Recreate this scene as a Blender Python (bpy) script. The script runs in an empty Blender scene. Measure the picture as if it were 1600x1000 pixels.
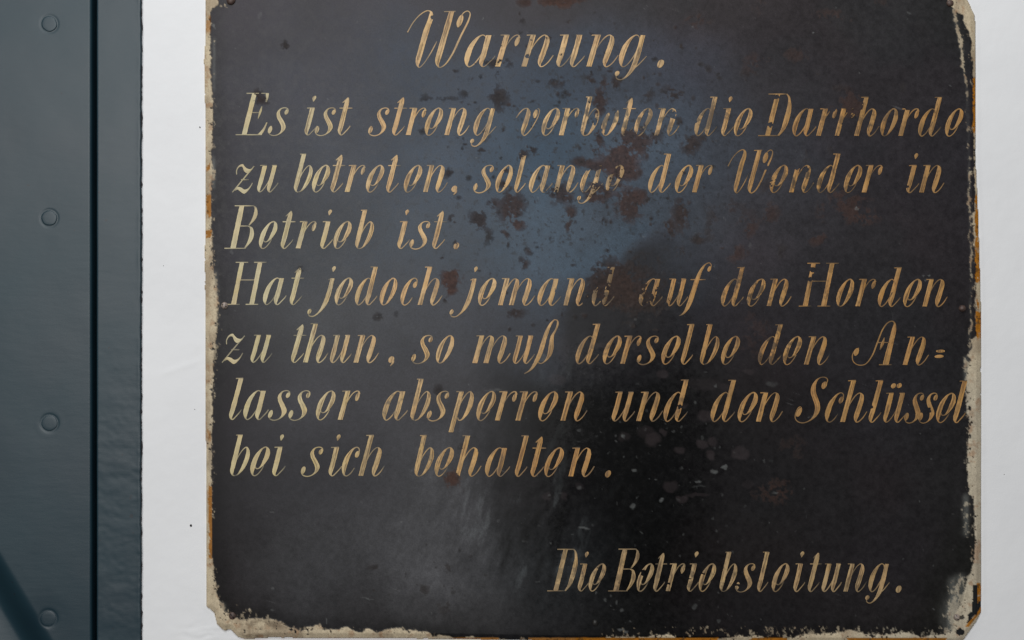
import bpy, math, random
import numpy as np

# ------------------------------------------------------------------ camera, light
S = 0.0005                      # metres per unit of the drawing grid (sign about 0.6 m wide)
ZC = 1.5                        # height of the grid centre above the floor
C = bpy.context.scene.collection
scene = bpy.context.scene

def P(x, y, h=0.0):
    return ((x - 800.0) * S, -h * S, ZC + (500.0 - y) * S)

cam_d = bpy.data.cameras.new('camera')
cam = bpy.data.objects.new('camera', cam_d)
C.objects.link(cam)
cam_d.lens = 50.0
cam_d.sensor_width = 36.0
cam.location = (0.0, -(1600 * S * 50.0 / 36.0) - 6 * S, ZC)
cam.rotation_euler = (math.radians(90), 0, 0)
cam_d.clip_start = 0.01
cam_d.clip_end = 50.0
scene.camera = cam

world = bpy.data.worlds.new('World')
scene.world = world
world.use_nodes = True
bg = world.node_tree.nodes['Background']
bg.inputs[0].default_value = (0.82, 0.9, 1.0, 1)
bg.inputs[1].default_value = 0.06

def area(name, loc, target, sx, sy, power, col):
    d = bpy.data.lights.new(name, 'AREA')
    d.shape = 'RECTANGLE'; d.size = sx; d.size_y = sy
    d.energy = power; d.color = col
    o = bpy.data.objects.new(name, d); C.objects.link(o)
    o.location = loc
    from mathutils import Vector
    o.rotation_euler = (Vector(target) - Vector(loc)).to_track_quat('-Z', 'Y').to_euler()
    return o
# the daylight comes from a window behind and left of the camera; an unseen top lamp is added for modelling and fall-off
area('window_light', (-0.62, -2.9, ZC + 0.52), (0, 0, ZC), 1.3, 1.2, 45, (1.0, 0.985, 0.97))
area('added_top_light', (-0.25, -1.15, ZC + 1.35), (0, 0, ZC), 0.9, 0.6, 17.0, (0.93, 0.97, 1.0))

vs = scene.view_settings
vs.view_transform = 'Standard'; vs.look = 'None'; vs.exposure = 0.0; vs.gamma = 1.0

# ------------------------------------------------------------------ noise in numpy
def _hash(ix, iy, seed):
    n = (ix.astype(np.int64) * 374761393 + iy.astype(np.int64) * 668265263 + seed * 974634777) & 0x7fffffff
    n = ((n ^ (n >> 13)) * 1274126177) & 0x7fffffff
    n = (n ^ (n >> 16)) & 0xffff
    return n.astype(np.float64) / 65535.0

def vnoise(x, y, seed=0):
    x = np.asarray(x, float); y = np.asarray(y, float)
    ix = np.floor(x); iy = np.floor(y)
    fx = x - ix; fy = y - iy
    fx = fx * fx * (3 - 2 * fx); fy = fy * fy * (3 - 2 * fy)
    a = _hash(ix, iy, seed); b = _hash(ix + 1, iy, seed)
    c = _hash(ix, iy + 1, seed); d = _hash(ix + 1, iy + 1, seed)
    return (a * (1 - fx) + b * fx) * (1 - fy) + (c * (1 - fx) + d * fx) * fy

def fbm(x, y, size, octv=4, seed=0, gain=0.5):
    s = 0.0; amp = 1.0; tot = 0.0; f = 1.0 / size
    for o in range(octv):
        s = s + amp * vnoise(x * f + 17.3 * o, y * f - 9.1 * o, seed + o * 13)
        tot += amp; amp *= gain; f *= 2.03
    return s / tot            # 0..1, mean .5

def sstep(a, b, v):
    t = np.clip((v - a) / (b - a), 0, 1)
    return t * t * (3 - 2 * t)

def lin(c):
    c = np.asarray(c, float) / 255.0
    return np.where(c <= 0.04045, c / 12.92, ((c + 0.055) / 1.055) ** 2.4)

# ------------------------------------------------------------------ wear and painted-in sheen of the sign, as fields on the grid
def hfield(x, y):               # the sheet is slightly wavy
    return 6.0 + 1.3 * (fbm(x, y, 260, 2, 5) - .5) + 0.12 * (fbm(x, y, 24, 3, 6) - .5)

RUST = [  # x, y, rx, ry, strength, redness
 (780,153,15,20,.85,.2),(937,160,11,20,1,.5),(936,212,7,22,.9,.5),(865,128,9,9,.8,.2),(878,128,5,8,.7,.2),
 (922,128,8,10,.9,.3),(962,130,6,12,.9,.3),(944,128,5,9,.7,.3),(776,98,26,7,.85,.15),(778,116,6,9,.6,.1),(822,82,10,9,.6,.2),
 (989,222,24,20,1.1,.6),(968,252,22,20,1.15,.6),(975,268,20,12,1,.5),(908,253,15,7,1,.4),(935,260,18,8,.9,.4),
 (872,300,16,16,.95,.4),(935,300,20,14,1,.6),(888,309,8,6,.8,.4),(925,312,8,7,.8,.4),(984,320,18,22,1.15,.6),(1000,304,12,8,.9,.5),
 (800,322,20,24,.9,.5),(806,350,12,9,1,.7),(748,343,14,18,.9,.3),(770,318,9,7,.8,.3),(892,332,8,10,.95,.5),(888,352,6,10,.9,.5),
 (762,370,12,12,.65,.1),(708,343,10,8,.85,.3),(700,270,7,9,.8,.2),(820,413,7,9,.85,.4),(827,393,6,6,.75,.3),(792,366,5,5,.7,.3),
 (706,430,13,8,1.1,1),(703,441,12,9,1.1,1),(704,453,9,7,1,1),(948,432,30,26,.95,.25),(962,455,28,24,.95,.3),(1012,470,34,26,.75,.25),(990,425,40,28,.55,.15),
 (805,489,14,8,.8,.3),(1052,147,17,13,.85,.2),(1062,192,9,9,.85,.2),(1078,225,13,17,.95,.3),(1098,216,10,6,.7,.2),(1012,150,10,8,.7,.2),
 (1022,210,14,14,.7,.2),(1115,220,8,5,.5,.1),(925,235,9,7,.8,.3),(752,235,9,7,.8,.2),(833,234,6,7,.9,.2),(818,240,7,10,.9,.3),
 (1065,335,12,24,.95,.35),(1044,358,10,18,.95,.35),(1090,375,10,9,.8,.2),(1060,395,12,10,.7,.2),(1110,350,12,30,.5,.2),(1140,325,14,20,.6,.3),
 (1170,357,13,12,.85,.7),(1150,395,14,12,.8,.9),(1205,333,12,16,.85,.7),(1220,392,12,12,.7,.1),(1200,290,14,16,.75,.2),(1283,330,10,22,.6,.4),
 (1330,320,26,20,.85,1),(1345,338,22,14,.9,1),(1310,305,20,12,.6,1),(1278,373,16,10,.8,1),(1262,250,10,6,.5,.2),(1298,232,5,9,.6,.1),
 (1330,160,17,15,1.15,.8),(1302,166,10,6,.5,.5),(1337,178,16,6,.8,.5),(1245,85,20,12,.6,.9),(1185,95,20,12,.7,.8),(1175,115,14,8,.7,.2),(1165,112,7,8,.7,.1),
 (1305,25,34,12,.55,1),(1090,32,24,14,.5,.8),(1188,12,14,16,.45,.7),(1380,5,20,10,.5,.6),(875,2,34,10,.95,1),(820,4,12,6,.8,.5),(815,30,8,8,.5,.1),
 (1106,108,6,6,.7,.1),(1122,118,8,8,.75,.1),(1405,105,14,7,.4,.2),(1310,137,16,6,.5,.1),(1410,135,6,8,.6,.1),
 (706,748,11,12,1,1),(1212,768,30,18,.7,1),(1240,700,30,24,.35,.8),(1180,520,30,40,.4,.9),(1160,340,30,30,.4,.3),
 (446,71,7,8,.85,.1),(685,610,7,9,.7,.1),(590,495,8,6,.7,.1),(645,553,8,6,.6,.1),(665,156,10,8,.6,.1),(695,154,22,4,.6,.1),(726,146,8,6,.7,.1),
 (660,205,6,5,.7,.1),(402,150,8,10,.7,.2),(412,156,16,7,.7,.2),(470,420,7,6,.5,.1),(620,490,5,5,.5,0),(725,130,10,8,.4,.1),
 (720,785,26,24,.4,.1),(700,885,10,12,.6,.1),(587,887,12,5,.65,.1),(578,922,10,6,.6,.1),(662,920,9,8,.6,.1),(640,914,4,5,.6,0),(695,945,14,14,.5,.1),
 (738,782,8,6,.5,.1),(470,740,20,10,.3,0),(1405,340,14,9,.35,.1),(1320,610,9,8,.3,0),(720,700,9,8,.5,0),(545,625,10,8,.4,0)]

_r = random.Random(11)
for i in range(330):
    x = _r.gauss(900, 150); y = _r.gauss(260, 130)
    if 690 < x < 1300 and 20 < y < 520:
        q = _r.random()
        RUST.append((x, y, 1.6 + 3.4 * q, 1.6 + 3.8 * _r.random(), .42 + .45 * _r.random(), .3 * _r.random()))
for i in range(60):
    x = _r.uniform(600, 760); y = _r.uniform(850, 975)
    RUST.append((x, y, 1.5 + 3 * _r.random(), 1.5 + 2.5 * _r.random(), .5, .0))

RA = np.array(RUST)
RA[:, 2:4] *= 1.08; RA[:, 4] *= 1.07
def accumulate(x, y, arr, colr=None):
    """soft sum of elliptical patches; returns strength and strength-weighted redness"""
    st = np.zeros(x.shape); rd = np.zeros(x.shape)
    flat = x.ndim == 2
    for (cx, cy, rx, ry, s, red) in arr:
        if flat:                                  # regular grid: only touch the window
            x0 = np.searchsorted(x[0], cx - 2.6 * rx); x1 = np.searchsorted(x[0], cx + 2.6 * rx)
            y0 = np.searchsorted(y[:, 0], cy - 2.6 * ry); y1 = np.searchsorted(y[:, 0], cy + 2.6 * ry)
            if x1 <= x0 or y1 <= y0: continue
            sl = (slice(y0, y1), slice(x0, x1))
        else:
            m = np.nonzero((abs(x - cx) < 2.6 * rx) & (abs(y - cy) < 2.6 * ry))[0]
            if not len(m): continue
            sl = m
        d = ((x[sl] - cx) / rx) ** 2 + ((y[sl] - cy) / ry) ** 2
        g = s * np.exp(-0.75 * d)
        st[sl] = np.maximum(st[sl], g) + 0.25 * np.minimum(st[sl], g)
        rd[sl] = rd[sl] + g * red
    return st, rd

def rust(x, y):
    st, rd = accumulate(x, y, RA)
    n = fbm(x, y, 17, 5, 31, .68)
    red = np.clip(rd / np.maximum(st, 1e-3), 0, 1)
    n2 = fbm(x, y, 4.5, 3, 37, .6)
    v = st + ((n - .5) * 2.9 + (n2 - .5) * 1.3) * np.minimum(st * 2.0, 1)
    return sstep(.40, .70, v) * np.clip(st * 1.2, 0, 1), red

CHIPS = [(676,26,4,3),(1214,152,5,3.5),(1204,195,4,3.5),(1268,421,6,4),(1272,432,4,5),(1266,436,4,3),(1362,637,3,3),(1452,641,4,4),
 (793,99,5,3),(823,88,3,3),(820,72,3,2),(830,62,2,2),(925,447,9,7),(915,470,5,6),(938,462,6,8),(943,436,5,6),(935,440,6,5),(955,425,2,3),
 (1301,171,5,4),(1312,169,5,3),(1326,168,6,4),(1420,170,5,3),(1288,168,3,2.5),(1318,194,2.5,3),
 (1200,283,8,4),(1196,260,6,4),(1245,260,8,4),(1258,266,5,5),(950,266,12,7),(930,262,10,5),(916,262,10,4),(935,214,3,3),(929,190,3,5),(939,204,2.5,4),
 (955,170,10,8),(1052,180,5,5),(1085,190,3,3),(1032,212,3,3),(950,1,1,1),(1005,895,5,5),(872,875,2,2),(935,888,3,2),(1044,912,3,1.5),
 (1075,905,4,2),(1098,896,3,2),(1152,914,5,2),(983,903,3,2),(1265,860,1,1),(1085,640,4,3),(1062,636,3,4),(1140,275,4,5),(1416,292,3,2),
 (1000,455,5,4),(1010,480,5,8),(1018,465,3,6),(1040,478,4,5),(868,458,2,8),(800,92,6,3),(746,258,2,2)]
def chips(x, y):
    st = np.zeros(x.shape)
    xx = x + 5 * (fbm(x, y, 5, 2, 71) - .5); yy = y + 5 * (fbm(x, y, 5, 2, 72) - .5)
    for (cx, cy, rx, ry) in CHIPS:
        d = ((xx - cx) / rx) ** 2 + ((yy - cy) / ry) ** 2
        st = np.maximum(st, (d < 1.0).astype(float))
    return st

# bloom and soot on the old varnish, with its sheen painted in: tone chart over the sheet, read with a warped lookup
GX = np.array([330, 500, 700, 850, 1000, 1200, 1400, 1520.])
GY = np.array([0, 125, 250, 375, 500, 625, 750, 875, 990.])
FILM_SHEEN = np.array([
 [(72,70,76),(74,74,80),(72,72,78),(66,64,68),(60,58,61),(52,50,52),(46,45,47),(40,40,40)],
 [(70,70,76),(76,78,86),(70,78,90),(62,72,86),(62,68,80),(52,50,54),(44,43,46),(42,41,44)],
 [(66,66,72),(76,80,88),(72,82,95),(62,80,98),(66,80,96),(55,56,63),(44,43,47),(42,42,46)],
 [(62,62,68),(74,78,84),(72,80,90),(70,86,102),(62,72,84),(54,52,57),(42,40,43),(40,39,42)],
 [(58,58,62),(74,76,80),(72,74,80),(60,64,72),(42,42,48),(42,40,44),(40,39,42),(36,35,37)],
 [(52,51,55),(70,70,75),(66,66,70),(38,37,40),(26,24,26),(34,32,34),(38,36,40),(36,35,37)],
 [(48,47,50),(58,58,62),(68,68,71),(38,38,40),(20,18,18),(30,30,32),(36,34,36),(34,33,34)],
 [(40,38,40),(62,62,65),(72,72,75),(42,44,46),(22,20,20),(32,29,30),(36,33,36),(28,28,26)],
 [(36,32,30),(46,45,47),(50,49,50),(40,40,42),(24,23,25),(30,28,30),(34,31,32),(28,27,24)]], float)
# gloss the lamps give already; the rest of the sheen goes into the colour
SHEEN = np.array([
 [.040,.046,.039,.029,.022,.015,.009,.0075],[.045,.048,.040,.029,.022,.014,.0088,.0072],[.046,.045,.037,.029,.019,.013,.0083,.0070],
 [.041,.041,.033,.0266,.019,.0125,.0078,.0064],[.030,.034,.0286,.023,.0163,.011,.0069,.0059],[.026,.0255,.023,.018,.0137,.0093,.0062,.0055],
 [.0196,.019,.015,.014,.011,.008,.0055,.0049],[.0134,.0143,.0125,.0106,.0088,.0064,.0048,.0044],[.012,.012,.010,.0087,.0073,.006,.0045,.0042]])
FILM_SHEEN = FILM_SHEEN * .70 + FILM_SHEEN.mean(2, keepdims=True) * .30
FL = np.maximum((lin(FILM_SHEEN) - SHEEN[..., None] * np.array([.96, 1, 1.05])) / .84, .0030)

def film_sheen(x, y):
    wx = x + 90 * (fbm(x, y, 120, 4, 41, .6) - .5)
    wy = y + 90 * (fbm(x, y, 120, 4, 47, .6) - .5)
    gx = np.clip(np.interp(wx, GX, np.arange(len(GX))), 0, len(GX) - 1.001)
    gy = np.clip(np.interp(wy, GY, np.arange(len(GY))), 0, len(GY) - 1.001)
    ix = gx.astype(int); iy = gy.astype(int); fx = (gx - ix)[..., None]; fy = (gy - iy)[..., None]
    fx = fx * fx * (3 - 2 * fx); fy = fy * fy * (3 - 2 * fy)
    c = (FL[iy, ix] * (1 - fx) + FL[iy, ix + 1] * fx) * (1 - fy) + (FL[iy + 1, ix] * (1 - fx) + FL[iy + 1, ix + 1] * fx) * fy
    # rub-off edge of the blue bloom, sky sheen in its colour: a wiped zone with a rather crisp border
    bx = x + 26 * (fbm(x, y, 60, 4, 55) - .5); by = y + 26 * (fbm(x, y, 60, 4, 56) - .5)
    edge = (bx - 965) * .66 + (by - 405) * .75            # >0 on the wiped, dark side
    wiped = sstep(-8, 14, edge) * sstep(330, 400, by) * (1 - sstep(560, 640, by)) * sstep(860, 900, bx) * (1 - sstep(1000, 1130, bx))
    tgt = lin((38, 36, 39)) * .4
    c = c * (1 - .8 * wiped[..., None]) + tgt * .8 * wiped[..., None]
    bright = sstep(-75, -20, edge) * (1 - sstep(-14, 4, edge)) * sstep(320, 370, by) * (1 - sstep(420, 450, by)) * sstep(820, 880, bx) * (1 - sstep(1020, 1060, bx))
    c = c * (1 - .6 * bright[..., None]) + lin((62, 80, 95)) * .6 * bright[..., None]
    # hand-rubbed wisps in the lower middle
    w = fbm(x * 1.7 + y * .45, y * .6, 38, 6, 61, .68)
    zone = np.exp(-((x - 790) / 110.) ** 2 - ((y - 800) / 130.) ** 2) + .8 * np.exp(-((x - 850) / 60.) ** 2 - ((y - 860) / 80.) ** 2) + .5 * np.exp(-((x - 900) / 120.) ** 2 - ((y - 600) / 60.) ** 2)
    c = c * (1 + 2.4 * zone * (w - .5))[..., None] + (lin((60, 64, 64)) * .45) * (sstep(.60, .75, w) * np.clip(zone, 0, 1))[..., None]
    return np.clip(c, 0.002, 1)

def gauss_spots(x, y, spots, seed):
    out = np.zeros(x.shape)
    xx = x + 7 * (fbm(x, y, 8, 3, seed) - .5); yy = y + 7 * (fbm(x, y, 8, 3, seed + 1) - .5)
    for (cx, cy, rx, ry, s) in spots:
        m = (abs(x - cx) < rx * 2.5 + 8) & (abs(y - cy) < ry * 2.5 + 8)
        if not m.any(): continue
        d = ((xx[m] - cx) / rx) ** 2 + ((yy[m] - cy) / ry) ** 2
        out[m] = np.maximum(out[m], s * (1 - sstep(.45, 1.5, d)))
    return out

MAUVE = [(1019,686,12,11,1),(1008,675,12,10,.5),(1037,676,5,5,.9),(975,682,9,8,.5),(1098,694,9,8,.9),(1114,690,8,8,.8),(1111,711,6,9,.9),(1062,704,9,6,.8),
 (1158,709,14,11,.8),(1102,650,12,9,.9),(1048,760,11,9,.7),(1066,780,9,6,.8),(1036,584,9,7,.8),(1170,581,9,5,.5),(870,593,13,9,.6),(855,777,7,6,.6),
 (882,776,5,6,.6),(905,760,6,5,.5),(1090,774,20,3,.6),(1100,600,26,10,.35),(1130,605,8,5,.4),(935,540,9,5,.5),(1067,634,9,4,.6),(1000,545,12,5,.4),(880,545,10,22,.3),(1170,757,10,7,.3)]
PALE = [(1131,730,4,3,.9),(1115,738,5,3,.8),(991,735,4,3,.9),(975,682,3,2,.9),(1091,752,3,2,.8),(1034,782,3,3,.9),(990,791,4,4,.8),(1025,750,1.5,1.5,.8),
 (904,761,4,4,.6),(1083,40,1.4,1.4,1),(1270,53,1.4,1.4,.9),(754,29,1.3,1.3,.9),(1344,113,1.2,1.2,.8),(1484,134,1.2,1.2,.8),(1421,19,2.5,2,.5),(1340,325,3,1,1),
 (1117,104,1,1,.7),(905,672,5,2,.5),(912,825,9,1.6,.8),(840,910,4,2,.5),(931,927,2,2,.6),(947,937,1.6,3,.7),(955,946,2,1.6,.6),(964,942,1.6,3,.7),(972,953,3,3,.6),
 (1037,936,3,2.5,.0),(1085,948,3,5,.5),(1123,970,3,3,.5),(985,972,2,2,.6),(970,983,6,2,.9),(978,987,4,2,.9),(1442,431,1.6,1.6,1),(1451,432,1.6,1.6,1),(1446,437,2.5,1,.8),
 (1420,632,1.4,1.4,.8),(626,816,1.8,1.2,.8),(510,970,1,5,.9),(574,935,10,1.2,.5),(424,802,5,1.2,.6),(426,920,3,2,.7),(426,952,2,2,.5),(406,24,3,6,.28),(367,75,1.6,1.6,.4),
 (335,39,2.2,2.6,1),(337,42,2,1.5,.6),(1172,383,2,6,.35),(1430,510,1,1,.6),(1420,540,1.4,1,.5),(770,610,14,2,.4),(848,560,8,6,.4),(1205,600,10,4,.3),(1212,770,6,1.5,.6),
 (363,395,1.5,4,.35),(1092,760,12,1.5,.3),(955,932,1.4,1.4,.5),(1162,893,1,1,.4),(1010,640,3,3,.25),(995,600,3,2,.3),(1118,604,3,2,.6),(1086,628,2,3,.6),(963,690,1.4,1.4,.5)]
_r = random.Random(5)
for i in range(150):
    PALE.append((_r.uniform(330, 1510), _r.uniform(0, 985), .7 + .9 * _r.random(), .7 + .9 * _r.random(), .15 + .5 * _r.random() ** 2))
for i in range(90):
    PALE.append((_r.gauss(1010, 110), _r.gauss(720, 120), .8 + 1.8 * _r.random(), .8 + 1.6 * _r.random(), .15 + .4 * _r.random()))

# sheet outline (cut corners, slightly out of square), clockwise in grid units
OUT = [(323,-14),(1503,-14),(1514,0),(1525,24),(1526,120),(1526,250),(1530,330),(1532,400),(1534,480),(1534,600),(1534.5,800),(1535,925),(1534.5,957),
       (1527,972),(1508,1000),(1503,1006),(900,1003),(700,999.5),(600,998),(500,998),(420,997),(384,1000),(370,996),(359,984),(350,987),(338,977),(333,958),(321,948),
       (321.5,830),(320.5,700),(319.5,500),(319,400),(320,250),(319,140),(317.5,95),(320,60),(320,0)]

def outline_dist(x, y):
    """signed distance, positive inside"""
    d = np.full(x.shape, 1e9); ins = np.zeros(x.shape, bool)
    n = len(OUT)
    for i in range(n):
        ax, ay = OUT[i]; bx, by = OUT[(i + 1) % n]
        ex, ey = bx - ax, by - ay
        t = np.clip(((x - ax) * ex + (y - ay) * ey) / (ex * ex + ey * ey), 0, 1)
        d = np.minimum(d, np.hypot(x - ax - t * ex, y - ay - t * ey))
        cond = ((ay > y) != (by > y))
        if ey != 0:
            ins ^= cond & (x < ex * (y - ay) / ey + ax)
    return np.where(ins, d, -d)

LEFT = np.array([(-20,338),(4,341),(11,336),(14,329),(30,328),(60,328),(90,328.5),(120,330),(150,332),(175,333),(190,332),(215,331.5),(250,331),(300,330.5),(335,330),(360,331.5),(375,330.5),(395,331.5),
  (410,333),(430,336),(450,339),(470,341),(490,340),(510,339),(530,339),(545,336),(560,334),(600,332.5),(650,332),(700,331),(760,330.5),(830,330.5),(862,331),(880,333),(900,335),(930,338),(945,345),(957,352),(970,362),(985,380),(1010,400)], float)
RIGHT = np.array([(-20,1478),(6,1482),(14,1491),(20,1496),(24,1506),(40,1507),(48,1512),(60,1516.5),(68,1518.5),(78,1517),(88,1516.5),(91,1519.5),(116,1520.5),(250,1523),(300,1524),(330,1522.5),(334,1520),(385,1521),(390,1524),
  (440,1526),(460,1524),(475,1523),(482,1525),(500,1525),(524,1526),(528,1521),(531,1516),(545,1520.5),(548,1515),(556,1512),(562,1518),(568,1514),(580,1511),(600,1510),(650,1511),(655,1514),(700,1512),(730,1510),(760,1514),
  (773,1514),(776,1521),(800,1523),(850,1523.5),(885,1521),(893,1516),(905,1512),(925,1507),(945,1500),(958,1494),(985,1489),(1010,1480)], float)
BOT = np.array([(330,940),(350,960),(362,967),(380,969),(405,965),(425,968),(440,971),(452,979),(470,981),(500,979),(515,983),(540,981),(560,986),(572,984),(590,987),(605,982),(628,983),(650,984),(668,988),(676,995),(690,993),(705,995),(712,999),
  (730,996),(745,998),(800,1002),(930,1001),(945,996),(1000,995),(1050,993),(1060,999),(1120,998),(1155,993),(1190,994),(1200,999),(1280,990),(1330,985),(1360,992),(1420,988),(1440,994),(1470,992),(1500,982)], float)

def panel_fields(x, y):
    din = outline_dist(x, y)
    rs, rr = rust(x, y)
    # surface colours, the varnish sheen painted in
    col = film_sheen(x, y)
    # fine mottling of the varnish
    m = fbm(x, y, 7, 3, 81, .8); m2 = fbm(x, y, 70, 5, 83, .6)
    col = col * (1 + .55 * (m - .5) + .55 * (m2 - .5))[..., None] + (.0035 * (m - .35))[..., None]
    vi = sstep(.45, .7, fbm(x, y, 150, 4, 87))[..., None] * sstep(940, 1060, x)[..., None]
    col = col * (1 - vi * .5) + col * np.array([1.15, .95, .98]) * vi * .5
    # dark strip just inside the border, left and bottom
    k = sstep(4, 34, x - np.interp(y, LEFT[:, 0], LEFT[:, 1]) + 10 * (fbm(x, y, 40, 3, 84) - .5))
    col = col * (0.52 + .48 * k)[..., None]
    kb = sstep(0, 26, np.interp(x, BOT[:, 0], BOT[:, 1]) - y + 14 * (fbm(x, y, 40, 3, 85) - .5))
    col = col * (0.55 + .45 * kb)[..., None]
    rcol = lin((38, 35, 33)) * (1 - rr)[..., None] + lin((68, 46, 37)) * rr[..., None]
    rcol = rcol * (0.45 + 1.1 * fbm(x, y, 4.5, 3, 91, .7))[..., None]
    a = (rs * (.82 - .30 * sstep(1080, 1180, x)))[..., None]
    col = col * (1 - a) + rcol * a
    ms = gauss_spots(x, y, MAUVE, 101) * (.6 + .7 * fbm(x, y, 7, 3, 103))
    a = (ms * .28)[..., None]; col = col * (1 - a) + lin((80, 70, 71)) * a
    ps = gauss_spots(x, y, PALE, 105)
    a = (ps * .36 * (.5 + fbm(x, y, 3, 2, 108)))[..., None]; col = col * (1 - a) + lin((128, 130, 128)) * a
    sp_ = sstep(.66, .74, fbm(x, y, 5.5, 3, 97, .6)) * (.15 + np.exp(-((x - 920) / 260.) ** 2 - ((y - 260) / 210.) ** 2)) * .6
    col = col * (1 - sp_)[..., None] + lin((34, 31, 30)) * sp_[..., None]
    # faint crossing scratches
    for (ang, sd, th) in ((.35, 3, .955), (-.9, 9, .965), (1.45, 15, .96)):
        u = x * math.cos(ang) + y * math.sin(ang); v = -x * math.sin(ang) + y * math.cos(ang)
        s = vnoise(u / 60., v / 1.3, sd) * (.5 + .5 * vnoise(u / 25., v / 25., sd + 1))
        col = col + (sstep(th * .91, 1.0, s) * .045)[..., None]
    h = hfield(x, y) + 1.1 * (rs * (fbm(x, y, 5, 3, 95, .7) - .42)) + .1 * ps
    px_ = x + 70 * (fbm(x, y, 90, 4, 161) - .5); py_ = y + 70 * (fbm(x, y, 90, 4, 162) - .5)
    polish = np.exp(-((px_ - 985) / 150.) ** 4 - ((py_ - 740) / 230.) ** 4)   # rubbed smooth, so it mirrors the dark room
    rough = .42 + .25 * rs + .15 * (m - .5) - .23 * polish

    # ---- cream overpaint round the margin
    n5 = fbm(x, y, 5, 3, 111, .6) - .5; n14 = fbm(x, y, 16, 4, 113, .6) - .5
    j = 5.0 * n5 + 5.0 * n14
    lb = np.interp(y, LEFT[:, 0], LEFT[:, 1]); rb = np.interp(y, RIGHT[:, 0], RIGHT[:, 1]); bb = np.interp(x, BOT[:, 0], BOT[:, 1])
    dl = lb - x + j; dr = x - rb + j * .8; db = y - bb + j * 1.1 + 2.0 * n14
    d = np.maximum(np.maximum(dl, dr), db)
    cream = sstep(-.7, .9, d)
    # chips through the cream: more of them towards its ragged edge
    ch = fbm(x, y, 4.2, 3, 117, .65); big = fbm(x, y, 30, 3, 119)
    zone = np.zeros(x.shape)
    for (cx, cy, rx, ry, k_) in ((352, 455, 9, 45, 1), (340, 520, 10, 25, .6), (1516, 650, 5, 45, 1.2), (1514, 735, 5, 30, 1), (1524, 40, 6, 30, .1), (345, 960, 16, 14, .9), (380, 985, 40, 10, 1.1), (470, 988, 60, 8, .8),
                             (334, 625, 6, 18, .7), (326, 180, 6, 40, .4), (326, 680, 6, 25, .6), (1480, 985, 25, 8, .8), (1380, 995, 80, 8, .8), (1000, 998, 200, 6, .5), (1507, 955, 12, 14, .5)):
        zone = np.maximum(zone, k_ * np.exp(-((x - cx) / rx) ** 2 - ((y - cy) / ry) ** 2))
    thr = .665 + .018 * np.clip(d, 0, 10) - .16 * (big - .5) - .12 * zone
    hole = sstep(0, .03, ch - thr) * cream
    # stray specks and drag marks outside it
    spk = fbm(x, y * .6, 5.5, 4, 121, .75)
    def band(cx, w, y0, y1):
        return np.exp(-((x - cx) / w) ** 2) * sstep(y0 - 8, y0 + 4, y) * (1 - sstep(y1 - 4, y1 + 8, y))
    cxr = np.interp(y, [0, 20, 60, 100, 150, 250, 350, 460, 560], [1484, 1490, 1501, 1506, 1511, 1514, 1516, 1517.5, 1515])
    lane = np.exp(-((x - cxr - 7 * n14 - 3 * n5) / (2.2 + 1.6 * (1 - sstep(60, 110, y)))) ** 2) * sstep(10, 24, y) * (1 - sstep(548, 566, y))
    part = fbm(x * 0, y, 34, 3, 123)
    lane2 = band(1509, 5, 775, 835) + band(1500, 8, 900, 975) + .8 * band(1488, 7, 905, 985) + .75 * band(334.5, 2.2, 62, 140) * .9 + band(333.5, 3, 248, 292) + .6 * band(337, 4, 425, 500) + band(1510, 4, 560, 600) + .7 * band(348, 6, 945, 975)
    rim = np.exp(-np.clip(-d, 0, 60) / 3.5) * (1 - cream)
    cnr = np.exp(-((x - 1492) / 16.) ** 2 - ((y - 962) / 26.) ** 2) + np.exp(-((x - 372) / 26.) ** 2 - ((y - 962) / 12.) ** 2) + .9 * np.exp(-((x - 352) / 9.) ** 2 - ((y - 6) / 12.) ** 2)
    want = .95 * lane * (.05 + 1.3 * part) + .5 * np.clip(lane2, 0, 1) + .34 * rim + .50 * np.clip(cnr, 0, 1) + .26 * np.exp(-((y - 987) / 7.) ** 2) * sstep(850, 1150, x)
    speck = sstep(.58, .72, spk + .42 * np.clip(want, 0, 1) - .12) * (want > .06) * (.55 + .45 * part)
    smear = np.clip(.45 * lane * part + .6 * lane2 + 1.3 * cnr * (x > 1000), 0, 1) * (.15 + 1.3 * fbm(x, y * .25, 6, 4, 127, .65))
    # ---- the ochre primed bevel of the sheet, laid bare in places
    def yr(x0, x1, y0, y1, f=3.0):
        return sstep(x0 - .4, x0 + .4, x + 4.5 * n5 + 3 * n14) * (1 - sstep(x1 - .5, x1 + .5, x)) * sstep(y0 - f, y0 + f, y + 26 * n14 + 10 * n5) * (1 - sstep(y1 - f, y1 + f, y + 26 * n14 + 10 * n5)) * sstep(-.24, -.18, n14 + .5 * n5)
    och = yr(1520.5, 1540, 118, 208) + yr(1523, 1540, 240, 262, 2) * .0 + yr(1524, 1540, 302, 388) + yr(1524, 1540, 390, 440) + yr(1526.5, 1530.5, 468, 480, 1.5) + yr(1525, 1540, 484, 526) + yr(1527, 1540, 916, 962, 2)
    och = och + yr(321.5, 329, 25, 52, 4) * .7 + yr(322, 328, 255, 268, 2) + yr(321.5, 330, 303, 337, 2) + yr(320, 331, 357, 370, 2) + yr(325.5, 331.5, 760, 872, 2) + yr(324, 330, 675, 690, 3) * .6
    diag = (x - 1515) * .80 + (y - 974) * .60
    och = och + sstep(0, 1.2, (x - 1527) + (y - 957) * .9) * (y > 948) * (1 - sstep(6, 8, (x - 1527) + (y - 957) * .9)) * (y < 980)
    och = och + sstep(-.5, .8, y - (996.5 + 1.5 * n14)) * (x > 700) * (fbm(x, y, 50, 2, 131) < .56) * sstep(700, 720, x)
    och = np.clip(och, 0, 1)
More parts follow.
